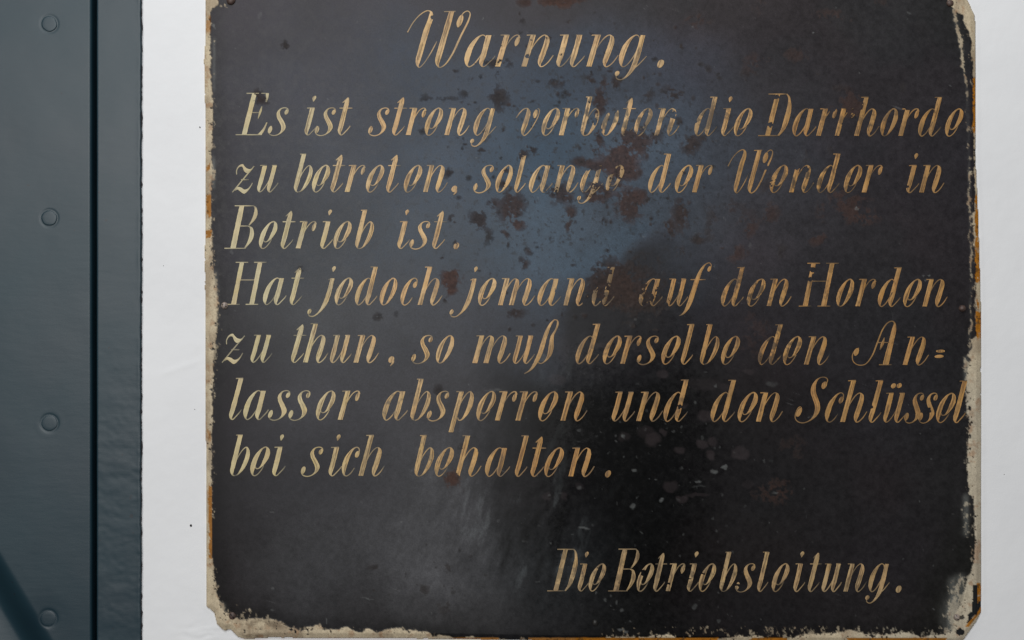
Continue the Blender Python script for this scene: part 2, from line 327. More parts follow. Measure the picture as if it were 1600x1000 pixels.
    # black patch of bare face at the lower right corner, beside the bevel
    bl = np.clip(((x > 1519.5 + 3 * n5 - 0.12 * 0) & (x < 1527.3) & (y > 914) & (y < 960)).astype(float) * sstep(0, 1, (x - 1519) + (y - 914) * .35) , 0, 1)
    q = (x - 1527) + (y - 957) * .9
    bl = np.maximum(bl, ((q > -11 + 10 * n14) & (q < 0.2) & (y > 940) & (y < 981) & (x > 1512 + 8 * n5)).astype(float))
    bl = np.maximum(bl, (np.hypot(x - 1500 + 6 * n5, (y - 987) * 1.1 + 6 * n14) < 6.5).astype(float))
    bl = np.maximum(bl, (np.hypot(x - 1503, y - 965) < 3.6 + 3 * n5).astype(float) * .9)
    cream = np.maximum(cream * (1 - hole), speck * .8)
    cream = cream * (1 - bl)
    ccol = lin((194, 178, 150)) * (1 - .0) * np.ones(x.shape + (3,))
    tone = fbm(x, y * .45, 20, 4, 133, .6)
    t = sstep(.42, .68, tone)[..., None]
    ccol = ccol * (1 - .75 * t) + lin((158, 140, 116)) * .75 * t
    greyer = (sstep(500, 640, y) * sstep(1300, 1400, x))[..., None]
    ccol = ccol * (1 - .45 * greyer) + lin((178, 172, 156)) * .45 * greyer
    dz = (.7 * np.exp(-((x - 420) / 60.) ** 2 - ((y - 975) / 9.) ** 2) + .8 * np.exp(-((x - 400) / 22.) ** 2 - ((y - 994) / 4.) ** 2))
    dz = (dz * sstep(.35, .6, fbm(x, y * 1.6, 12, 4, 151, .65)))[..., None]
    ccol = ccol * (1 - dz) + lin((92, 76, 60)) * dz
    st = sstep(.56, .76, fbm(x, y, 11, 4, 137, .6))[..., None]
    ccol = ccol * (1 - .5 * st) + lin((150, 108, 74)) * .5 * st
    ccol = ccol * (.88 + .24 * fbm(x * 1.2, y * .4, 3, 2, 139))[..., None]
    smc = lin((150, 152, 146))
    a = (np.clip(smear, 0, 1) * .42 * (1 - bl))[..., None]
    col = col * (1 - a) + smc * a
    dk = sstep(0, .6, bl)[..., None]; col = col * (1 - dk) + lin((30, 31, 32)) * dk
    bare = sstep(.0, 1., hole)[..., None]
    bc = np.where((big < .5)[..., None], lin((48, 38, 32)), lin((34, 33, 34)))
    col = col * (1 - bare) + bc * bare
    a = cream[..., None]
    col = col * (1 - a) + ccol * a
    oc = (lin((168, 108, 30)) * (x > 900)[..., None] + lin((158, 108, 52)) * (x <= 900)[..., None]) * (.75 + .5 * fbm(x, y, 7, 3, 141))[..., None]
    oh = sstep(.66, .70, fbm(x, y, 5, 3, 143, .6))[..., None]
    oc = oc * (1 - .7 * oh) + lin((70, 50, 30)) * .7 * oh
    a = (och * (1 - bl))[..., None]; col = col * (1 - a) + oc * a
    h = h + .9 * cream * (.6 + .8 * n14 + .5) * .6 + .35 * cream * n5 - .3 * hole
    h = h - .35 * (och > .5)
    # bevel of the sheet
    bevel = 1 - sstep(0, 9.5, din)
    h = h - 4.2 * (1 - np.clip(din / 9.0, 0, 1))
    rough = rough * (1 - cream) + .62 * cream
    return din, h, col, np.clip(rough, .2, .9)

# ------------------------------------------------------------------ materials
def mat_new(name):
    m = bpy.data.materials.new(name); m.use_nodes = True
    nt = m.node_tree
    return m, nt, nt.nodes['Principled BSDF']

def bump_noise(nt, bsdf, specs, strength=.3, dist=.0005):
    tc = nt.nodes.new('ShaderNodeTexCoord')
    prev = None
    for (scale, det, w) in specs:
        n = nt.nodes.new('ShaderNodeTexNoise'); n.inputs['Scale'].default_value = scale; n.inputs['Detail'].default_value = det
        nt.links.new(tc.outputs['Object'], n.inputs['Vector'])
        mu = nt.nodes.new('ShaderNodeMath'); mu.operation = 'MULTIPLY'; mu.inputs[1].default_value = w
        nt.links.new(n.outputs['Fac'], mu.inputs[0])
        if prev is None: prev = mu.outputs[0]
        else:
            ad = nt.nodes.new('ShaderNodeMath'); ad.operation = 'ADD'
            nt.links.new(prev, ad.inputs[0]); nt.links.new(mu.outputs[0], ad.inputs[1]); prev = ad.outputs[0]
    b = nt.nodes.new('ShaderNodeBump'); b.inputs['Strength'].default_value = strength; b.inputs['Distance'].default_value = dist
    nt.links.new(prev, b.inputs['Height']); nt.links.new(b.outputs['Normal'], bsdf.inputs['Normal'])
    return tc

def attr_mat(name, bump=.15, spec=.5, grain=.10, gscale=1500):
    m, nt, bs = mat_new(name)
    a = nt.nodes.new('ShaderNodeAttribute'); a.attribute_name = 'tone'
    r = nt.nodes.new('ShaderNodeAttribute'); r.attribute_name = 'wear'
    tc = bump_noise(nt, bs, [(700, 4, .5), (2600, 3, .5)], bump, .0003)
    g = nt.nodes.new('ShaderNodeTexNoise'); g.inputs['Scale'].default_value = gscale; g.inputs['Detail'].default_value = 3
    nt.links.new(tc.outputs['Object'], g.inputs['Vector'])
    mr = nt.nodes.new('ShaderNodeMapRange'); mr.inputs['From Min'].default_value = .25; mr.inputs['From Max'].default_value = .75
    mr.inputs['To Min'].default_value = 1 - grain; mr.inputs['To Max'].default_value = 1 + grain
    nt.links.new(g.outputs['Fac'], mr.inputs['Value'])
    vm = nt.nodes.new('ShaderNodeVectorMath'); vm.operation = 'SCALE'
    nt.links.new(a.outputs['Color'], vm.inputs[0]); nt.links.new(mr.outputs[0], vm.inputs['Scale'])
    nt.links.new(vm.outputs[0], bs.inputs['Base Color'])
    nt.links.new(r.outputs['Fac'], bs.inputs['Roughness'])
    bs.inputs['Specular IOR Level'].default_value = spec
    return m

M_panel = attr_mat('old_varnish_on_sheet_steel', .12, .19, .22, 1100)
M_paint = attr_mat('aged_signwriting_paint', .25, .25, .10, 1400)

def set_attrs(me, col, rough):
    n = len(me.vertices)
    a = me.attributes.new('tone', 'FLOAT_COLOR', 'POINT')
    buf = np.ones((n, 4), np.float32); buf[:, :3] = col
    a.data.foreach_set('color', buf.ravel())
    r = me.attributes.new('wear', 'FLOAT', 'POINT')
    r.data.foreach_set('value', np.asarray(rough, np.float32))

def mesh_np(name, V, F, mat, parent=None, smooth=True):
    """V (n,3) world metres, F (m,4) int"""
    me = bpy.data.meshes.new(name)
    V = np.asarray(V, np.float32); F = np.asarray(F, np.int32)
    me.vertices.add(len(V)); me.vertices.foreach_set('co', V.ravel())
    me.loops.add(F.size); me.loops.foreach_set('vertex_index', F.ravel())
    me.polygons.add(len(F))
    me.polygons.foreach_set('loop_start', np.arange(0, F.size, 4, dtype=np.int32))
    me.polygons.foreach_set('loop_total', np.full(len(F), 4, np.int32))
    me.update(calc_edges=True)
    if smooth: me.polygons.foreach_set('use_smooth', np.ones(len(F), bool))
    me.materials.append(mat)
    o = bpy.data.objects.new(name, me); C.objects.link(o)
    if parent: o.parent = parent; o.matrix_parent_inverse = parent.matrix_world.inverted()
    return o

def world_pts(x, y, h):
    return np.stack([(x - 800.) * S, -h * S, ZC + (500. - y) * S], -1)

def empty(name, loc, label, cat, group=None):
    o = bpy.data.objects.new(name, None); C.objects.link(o)
    o.empty_display_size = .02
    o.location = loc; o['label'] = label; o['category'] = cat
    if group: o['group'] = group
    return o

def local(parent, V):
    return np.asarray(V) - np.array(parent.location)

# ------------------------------------------------------------------ wall
wall_m, nt, bs = mat_new('white_wall_paint')
bs.inputs['Roughness'].default_value = .75; bs.inputs['Specular IOR Level'].default_value = .2
tc = bump_noise(nt, bs, [(14, 3, 3.0), (90, 4, .6), (900, 3, .12)], .35, .0012)
nz = nt.nodes.new('ShaderNodeTexNoise'); nz.inputs['Scale'].default_value = 9; nz.inputs['Detail'].default_value = 6
cr = nt.nodes.new('ShaderNodeValToRGB'); cr.color_ramp.elements[0].position = .3; cr.color_ramp.elements[1].position = .7
cr.color_ramp.elements[0].color = (.785, .782, .785, 1); cr.color_ramp.elements[1].color = (.835, .832, .832, 1)
nt.links.new(tc.outputs['Object'], nz.inputs['Vector']); nt.links.new(nz.outputs['Fac'], cr.inputs['Fac']); nt.links.new(cr.outputs['Color'], bs.inputs['Base Color'])

def grid_mesh(name, x0, x1, y0, y1, step, hf, mat, parent=None, colf=None):
    xs = np.arange(x0, x1 + step * .5, step); ys = np.arange(y0, y1 + step * .5, step)
    X, Y = np.meshgrid(xs, ys); H = hf(X, Y)
    V = world_pts(X, Y, H).reshape(-1, 3)
    if parent: V = local(parent, V)
    w = len(xs); hh = len(ys)
    i = (np.arange(hh - 1)[:, None] * w + np.arange(w - 1)[None]).ravel()
    F = np.stack([i, i + w, i + w + 1, i + 1], 1)
    o = mesh_np(name, V, F, mat, None)
    if parent: o.parent = parent
    return o

def wall_h(x, y):
    # brushed paint builds up in a low lip against the sign edge and sags in broad waves
    near = np.clip(outline_dist(x, y), -40, 40)
    lip = .45 * np.exp(-((near + 2.5) / 3.5) ** 2) * (.5 + 1.1 * fbm(x, y, 14, 3, 201))
    dent = 0
    brush = .5 * np.exp(-((y - 575 - .35 * (280 - x)) / 5.) ** 2) * sstep(240, 262, x) * (1 - sstep(300, 318, x))
    brush = brush + .9 * (fbm(x * .6 + y, y - x * .3, 9, 3, 204) - .5) * np.exp(-((x - 335) / 60.) ** 2 - ((y - 992) / 16.) ** 2) * 2.5
    return lip + dent + brush + 1.3 * (fbm(x, y, 120, 3, 203) - .5) + .25 * (fbm(x, y, 18, 3, 205) - .5)

xs = np.concatenate([[216.0], np.arange(219, 345, 3.0), np.arange(345, 1500, 9.0), np.arange(1500, 1560, 2.5), np.arange(1560, 1760, 8.0), [1900, 2200, 2600.]])
ys = np.concatenate([[-700., -500., -300., -180.], np.arange(-100, 940, 3.0), np.arange(940, 1030, 2.5), np.arange(1030, 1200, 10.0), [1300., 1500., 1800.]])
def var_grid(name, xs, ys, hf, mat, parent=None):
    X, Y = np.meshgrid(xs, ys); H = hf(X, Y)
    V = world_pts(X, Y, H).reshape(-1, 3)
    if parent: V = local(parent, V)
    w = len(xs); hh = len(ys)
    i = (np.arange(hh - 1)[:, None] * w + np.arange(w - 1)[None]).ravel()
    F = np.stack([i, i + w, i + w + 1, i + 1], 1)
    o = mesh_np(name, V, F, mat)
    if parent: o.parent = parent
    return o
wall = var_grid('plaster_wall', xs, ys, wall_h, wall_m)
wall['label'] = 'smooth white painted plaster wall behind the black sign and beside the grey steel door'
wall['category'] = 'wall'
def wall_fleck(cx, cy, pts, mat, h=.5):  # small flat dark dots; the first stands for a nail hole
    hb = float(wall_h(np.array([[float(cx)]]), np.array([[float(cy)]]))[0, 0]) + h
    V = [P(cx, cy, hb)] + [P(cx + a, cy + b, hb) for a, b in pts]; n = len(pts)
    me = bpy.data.meshes.new('wall_speck'); me.from_pydata(V, [], [(0, 1 + (i + 1) % n, 1 + i) for i in range(n)]); me.update()
    me.materials.append(mat); o = bpy.data.objects.new('wall_speck', me); C.objects.link(o); o.parent = wall
    return o
FLECKS = [(297, 822, [(-1.4, -1.6), (.6, -2.2), (1.8, -.4), (1.5, 1.5), (-.4, 2.0), (-1.8, .6)]), (311, 198, [(-1, -1.2), (.9, -.8), (1.2, .9), (-.6, 1.2)]),
          (254, 415, [(-.5, -.5), (.5, -.4), (.4, .5), (-.4, .5)]), (303, 640, [(-.5, -.6), (.5, -.4), (.5, .6), (-.5, .4)]), (1571, 742, [(-.6, -.5), (.5, -.6), (.5, .5), (-.4, .6)])]

# ------------------------------------------------------------------ steel door and frame
door_m, nt, bs = mat_new('blue_grey_gloss_enamel')
tc = nt.nodes.new('ShaderNodeTexCoord')
nz = nt.nodes.new('ShaderNodeTexNoise'); nz.inputs['Scale'].default_value = 11; nz.inputs['Detail'].default_value = 7
cr = nt.nodes.new('ShaderNodeValToRGB'); cr.color_ramp.elements[0].position = .3; cr.color_ramp.elements[1].position = .72
cr.color_ramp.elements[0].color = (.006, .023, .034, 1); cr.color_ramp.elements[1].color = (.009, .032, .044, 1)
nt.links.new(tc.outputs['Object'], nz.inputs['Vector']); nt.links.new(nz.outputs['Fac'], cr.inputs['Fac'])
sp = nt.nodes.new('ShaderNodeTexNoise'); sp.inputs['Scale'].default_value = 150; sp.inputs['Detail'].default_value = 2
nt.links.new(tc.outputs['Object'], sp.inputs['Vector'])
sr = nt.nodes.new('ShaderNodeMapRange'); sr.inputs['From Min'].default_value = .735; sr.inputs['From Max'].default_value = .76; sr.inputs['To Max'].default_value = .7
nt.links.new(sp.outputs['Fac'], sr.inputs['Value'])
mx = nt.nodes.new('ShaderNodeMixRGB'); mx.inputs['Color2'].default_value = (.012, .015, .02, 1)
nt.links.new(sr.outputs[0], mx.inputs['Fac']); nt.links.new(cr.outputs['Color'], mx.inputs['Color1']); nt.links.new(mx.outputs['Color'], bs.inputs['Base Color'])
rr_ = nt.nodes.new('ShaderNodeMapRange'); rr_.inputs['To Min'].default_value = .40; rr_.inputs['To Max'].default_value = .52
nt.links.new(nz.outputs['Fac'], rr_.inputs['Value']); nt.links.new(rr_.outputs[0], bs.inputs['Roughness'])
bs.inputs['Specular IOR Level'].default_value = .55
mp = nt.nodes.new('ShaderNodeMapping'); mp.inputs['Scale'].default_value = (1, 1, 3.2)
nt.links.new(tc.outputs['Object'], mp.inputs['Vector'])
b1 = nt.nodes.new('ShaderNodeTexNoise'); b1.inputs['Scale'].default_value = 60; b1.inputs['Detail'].default_value = 4
b2 = nt.nodes.new('ShaderNodeTexNoise'); b2.inputs['Scale'].default_value = 800; b2.inputs['Detail'].default_value = 2
nt.links.new(mp.outputs[0], b1.inputs['Vector']); nt.links.new(tc.outputs['Object'], b2.inputs['Vector'])
ma = nt.nodes.new('ShaderNodeMath'); ma.operation = 'MULTIPLY_ADD'; ma.inputs[1].default_value = .12
nt.links.new(b2.outputs['Fac'], ma.inputs[0]); nt.links.new(b1.outputs['Fac'], ma.inputs[2])
bp = nt.nodes.new('ShaderNodeBump'); bp.inputs['Strength'].default_value = .14; bp.inputs['Distance'].default_value = .0006
nt.links.new(ma.outputs[0], bp.inputs['Height']); nt.links.new(bp.outputs['Normal'], bs.inputs['Normal'])
def plain_mat(name, col, rough, spec=.3):
    m, nt, bs = mat_new(name)
    bs.inputs['Roughness'].default_value = rough; bs.inputs['Specular IOR Level'].default_value = spec
    tc = nt.nodes.new('ShaderNodeTexCoord'); n = nt.nodes.new('ShaderNodeTexNoise'); n.inputs['Scale'].default_value = 500; n.inputs['Detail'].default_value = 4
    cr = nt.nodes.new('ShaderNodeValToRGB'); cr.color_ramp.elements[0].position = .35; cr.color_ramp.elements[1].position = .65
    cr.color_ramp.elements[0].color = tuple(c * .6 for c in col) + (1,); cr.color_ramp.elements[1].color = tuple(min(1, c * 1.3) for c in col) + (1,)
    nt.links.new(tc.outputs['Object'], n.inputs['Vector']); nt.links.new(n.outputs['Fac'], cr.inputs['Fac']); nt.links.new(cr.outputs['Color'], bs.inputs['Base Color'])
    return m
dark_m = plain_mat('recess_shade_dark', (.008, .009, .011), .6)
seam_m = plain_mat('black_seam', (.022, .019, .022), .7)
for f_ in FLECKS: wall_fleck(f_[0], f_[1], f_[2], seam_m)

door = empty('steel_door', P(-280, 500, 8), 'blue grey painted steel door with a column of flat rivet heads, left of the white wall', 'door')
RIV = [(78, 38, .6), (78, 341, .8), (78, 661, -.6), (76, 966, -1.2)]
def leaf_h(x, y):
    h = 9 + 1.8 * (fbm(x, y, 170, 3, 301) - .5) + .22 * (fbm(x, y, 40, 3, 303) - .5)
    for (rx, ry, q) in RIV:
        d = np.hypot(x - rx, y - ry)
        h = h - .62 * np.exp(-((d - 13.4) / 1.2) ** 2) + (q if q < 0 else -.2) * 1.2 * np.exp(-(d / 24.) ** 2) + .15 * np.exp(-((d - 19) / 5.) ** 2) * (q < 0)
    s = x * .857 - (y - 920) * .515          # soft step at the lower left corner, shaped to shade a dark diagonal
    h = h - 32 * sstep(32, -28, s) + 9 * sstep(-22, -90, s)
    e = np.clip((x - 139.5) / 5.0, 0, 1)     # folded, rounded closing edge
    h = h - 5 * (1 - np.sqrt(np.clip(1 - e * e, 0, 1))) - 18 * sstep(144.4, 144.9, x)
    return h
lx = np.concatenate([[-700, -500, -300, -180.], np.arange(-100, -8, 8.0), np.arange(-8, 96, 1.6), np.arange(96, 138, 3.0), np.arange(138, 144.6, .8), [145.0]])
ly = []
yv = -600.0
while yv < 1500:
    near = min(abs(yv - r[1]) for r in RIV)
    st = 1.6 if near < 24 else (3.0 if -20 < yv < 1040 else 14.0)
    ly.append(yv); yv += st
leaf = var_grid('door_leaf', lx, np.array(ly), leaf_h, door_m, door)
def disc(name, cx, cy, r, prof, mat, parent, seg=40, seed=0, squash=1.0):
    """prof: list of (radius fraction, height) from the outside in"""
    V = []; F = []
    for k, (f, h) in enumerate(prof):
        for i in range(seg):
            a = 2 * math.pi * i / seg
            rr = r * f * (1 + .03 * math.sin(2 * a + seed) + .02 * math.sin(5 * a + seed * 3))
            V.append(P(cx + rr * math.cos(a), cy + rr * math.sin(a) * squash, h))
    for k in range(len(prof) - 1):
        for i in range(seg):
            a = k * seg + i; b = k * seg + (i + 1) % seg
            F.append((a, a + seg, b + seg, b))
    Vn = np.array(V)
    if parent: Vn = local(parent, Vn)
    o = mesh_np(name, Vn, F, mat)
    if parent: o.parent = parent
    return o
for k, (rx, ry, q) in enumerate(RIV):
    hb = float(leaf_h(np.array([[rx + 17.0]]), np.array([[ry]]))[0, 0]) if q > 0 else 9.0 + q * 1.1
    top = hb + (.75 if q > 0 else .3)
    disc('rivet', rx, ry, 12.0, [(1.0, hb - 1.2), (.99, hb), (.94, top - .15), (.85, top), (.5, top + .12), (.0, top + .15)], door_m, door, seed=k)

frame = empty('door_frame', P(186, 500, 0), 'flat blue grey steel strip of the door frame between the door gap and the white wall', 'door frame')
def frame_h(x, y):
    h = 8.5 + 1.2 * (fbm(x, y, 120, 3, 311) - .5) + (.15 + .6 * sstep(450, 750, y)) * (fbm(x * .6, y * 1.5, 22, 4, 313) - .5)
    h = h - 30 * (x < 151.2) - 3.0 * np.clip((153.0 - x) / 2.0, 0, 1) ** 2
    h = h + .45 * sstep(480, 700, y) * (fbm(x, y * 1.3, 7, 3, 316, .6) - .5)
    h = h + .5 * np.exp(-((x - 217) / 2.) ** 2) * (fbm(x, y, 20, 3, 315) - .3)
    return h
fx = np.concatenate([[151.0, 151.4, 152., 153.], np.arange(155, 215, 3.0), np.arange(215, 220.9, 1.0)])
fy = np.arange(-600, 1500, 3.0)
X, Y = np.meshgrid(fx, fy)
H = frame_h(X, Y)
rag = 1.7 * (fbm(Y, Y * 0, 26, 4, 317, .6) - .5) + .7 * (fbm(Y, Y * 0, 5, 2, 318) - .5) + .9 * (np.clip((Y - 500) / 500, -1, 1) * -.4)
X2 = X + rag * sstep(205, 220, X)
X2 = np.concatenate([X2, X2[:, -1:] + .3], 1); Y2 = np.concatenate([Y, Y[:, -1:]], 1); H2 = np.concatenate([H, H[:, -1:] * 0 - 1.5], 1)
V = local(frame, world_pts(X2, Y2, H2).reshape(-1, 3)); w = X2.shape[1]; hh = X2.shape[0]
i_ = (np.arange(hh - 1)[:, None] * w + np.arange(w - 1)[None]).ravel()
o = mesh_np('frame_strip', V, np.stack([i_, i_ + w, i_ + w + 1, i_ + 1], 1), door_m); o.parent = frame
# ragged dark line where frame meets plaster
sy = np.arange(-600, 1500, 2.0)
lo = 219.2 + 0 * sy; hi = 219.9 + 1.7 * (fbm(sy, sy * 0, 26, 4, 317, .6) - .5) + 1.8 * np.clip(fbm(sy, sy * 0, 7, 3, 319) - .45, 0, 1) * 2 - .3 * np.clip((sy - 500) / 500, -1, 1)
X = np.stack([lo, lo + .2, hi, hi + .5], 1); Y = np.repeat(sy[:, None], 4, 1); H = np.stack([lo * 0 + 2, lo * 0 + 6.2, lo * 0 + 4.4, lo * 0 - 1.0], 1)
V = local(frame, world_pts(X, Y, H).reshape(-1, 3)); w = 4; hh = len(sy)
i_ = (np.arange(hh - 1)[:, None] * w + np.arange(w - 1)[None]).ravel()
o = mesh_np('dark_seam', V, np.stack([i_, i_ + w, i_ + w + 1, i_ + 1], 1), seam_m); o.parent = frame
# rebate behind the gap, near black: the gap's shade is in its colour
V = local(frame, np.array([P(90, -600, -26), P(216, -600, -26), P(216, 1500, -26), P(90, 1500, -26), P(90, -600, -60), P(216, -600, -60), P(216, 1500, -60), P(90, 1500, -60)]))
o = mesh_np('rebate', V, [(0, 3, 2, 1), (4, 5, 6, 7), (0, 1, 5, 4), (1, 2, 6, 5), (2, 3, 7, 6), (3, 0, 4, 7)], dark_m, smooth=False); o.parent = frame

# ------------------------------------------------------------------ the sign
sign = empty('warning_sign', P(927, 1003, 2), 'black painted sheet steel warning sign with hand lettered German text in cream and ochre', 'sign')
STEP = 1.45
gx_ = np.arange(316, 1538, STEP); gy_ = np.arange(-16, 1008, STEP)
X, Y = np.meshgrid(gx_, gy_)
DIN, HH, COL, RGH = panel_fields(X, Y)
inside = DIN > (-.2 + .9 * (fbm(X, Y, 9, 3, 151) - .5))
w = X.shape[1]; hh = X.shape[0]
fm = inside[:-1, :-1] & inside[1:, :-1] & inside[1:, 1:] & inside[:-1, 1:]
iy_, ix_ = np.nonzero(fm)
i0 = iy_ * w + ix_
F = np.stack([i0, i0 + w, i0 + w + 1, i0 + 1], 1)
V = world_pts(X, Y, HH).reshape(-1, 3)
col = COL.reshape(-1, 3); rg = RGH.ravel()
# skirt: every boundary edge drops back to the wall
E = np.concatenate([F[:, [0, 1]], F[:, [1, 2]], F[:, [2, 3]], F[:, [3, 0]]])
key = np.sort(E, 1); kk = key[:, 0].astype(np.int64) * (w * hh) + key[:, 1]
u, inv, cnt = np.unique(kk, return_inverse=True, return_counts=True)
BE = E[cnt[inv] == 1]
bv = np.unique(BE); mp_ = np.full(w * hh, -1); mp_[bv] = np.arange(len(bv)) + w * hh
Vb = V[bv].copy(); Vb[:, 1] = .3 * S * 0
V = np.concatenate([V, Vb]); col = np.concatenate([col, col[bv]]); rg = np.concatenate([rg, rg[bv]])
SK = np.stack([BE[:, 1], BE[:, 0], mp_[BE[:, 0]], mp_[BE[:, 1]]], 1)
F = np.concatenate([F, SK])
used = np.unique(F); rem = np.full(len(V), -1); rem[used] = np.arange(len(used))
V = V[used]; col = col[used]; rg = rg[used]; F = rem[F]
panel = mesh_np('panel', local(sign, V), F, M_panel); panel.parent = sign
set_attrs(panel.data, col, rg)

# ------------------------------------------------------------------ lettering: pointed-brush alphabet
# stroke = list of (x, y, wx[, wy]) in x-heights, upright; the slant is added when it is set
T = .185
ASC = 1.43
def foot(cx, y0=.3, ex=.34, ey=.34, w=T):        # tail of i, l, t, u, a, d
    return [(cx, y0, w), (cx - .005, .16, w * .85), (cx + .02, .05, w * .4), (cx + .075, -.005, .02), (cx + .12, 0, 0), (cx + .21, .11, 0), (cx + ex - .02, ey - .06, 0), (cx + ex, ey, 0)]
def bowl(sx=0.0):
    return [(.52 + sx, .84, 0), (.46 + sx, .96, 0), (.37 + sx, 1.005, .0), (.27, .94, .07), (.15, .70, .17), (.11, .42, .2), (.12, .2, .16), (.17, .04, .04), (.24, -.01, 0), (.34, .06, 0), (.46, .3, 0), (.52, .52, 0)]
def arch(dx=0.0, foot_=True, x0=.12):
    a = [(x0 + dx, .40, 0), (.21 + dx, .72, 0), (.32 + dx, .93, 0), (.43 + dx, 1.005, 0), (.52 + dx, .95, .1), (.56 + dx, .80, .18), (.555 + dx, .5, .2), (.535 + dx, .2, .18), (.545 + dx, .07, .08), (.60 + dx, -.005, .01), (.67 + dx, .01, 0), (.78 + dx, .13, 0), (.88 + dx, .36, 0)]
    return a
def serif(x, y=1.0, l=-.20, r=.08):
    return [(x + l, y + .0, 0), (x + r, y + .012, 0)]
def ball(cx, cy, rx=.06, ry=.085): return ('ball', cx, cy, rx, ry)
OL = [(.40, 1.005, 0), (.28, .95, .05), (.15, .70, .17), (.11, .42, .2), (.13, .18, .14), (.19, .03, .03), (.27, -.01, 0)]
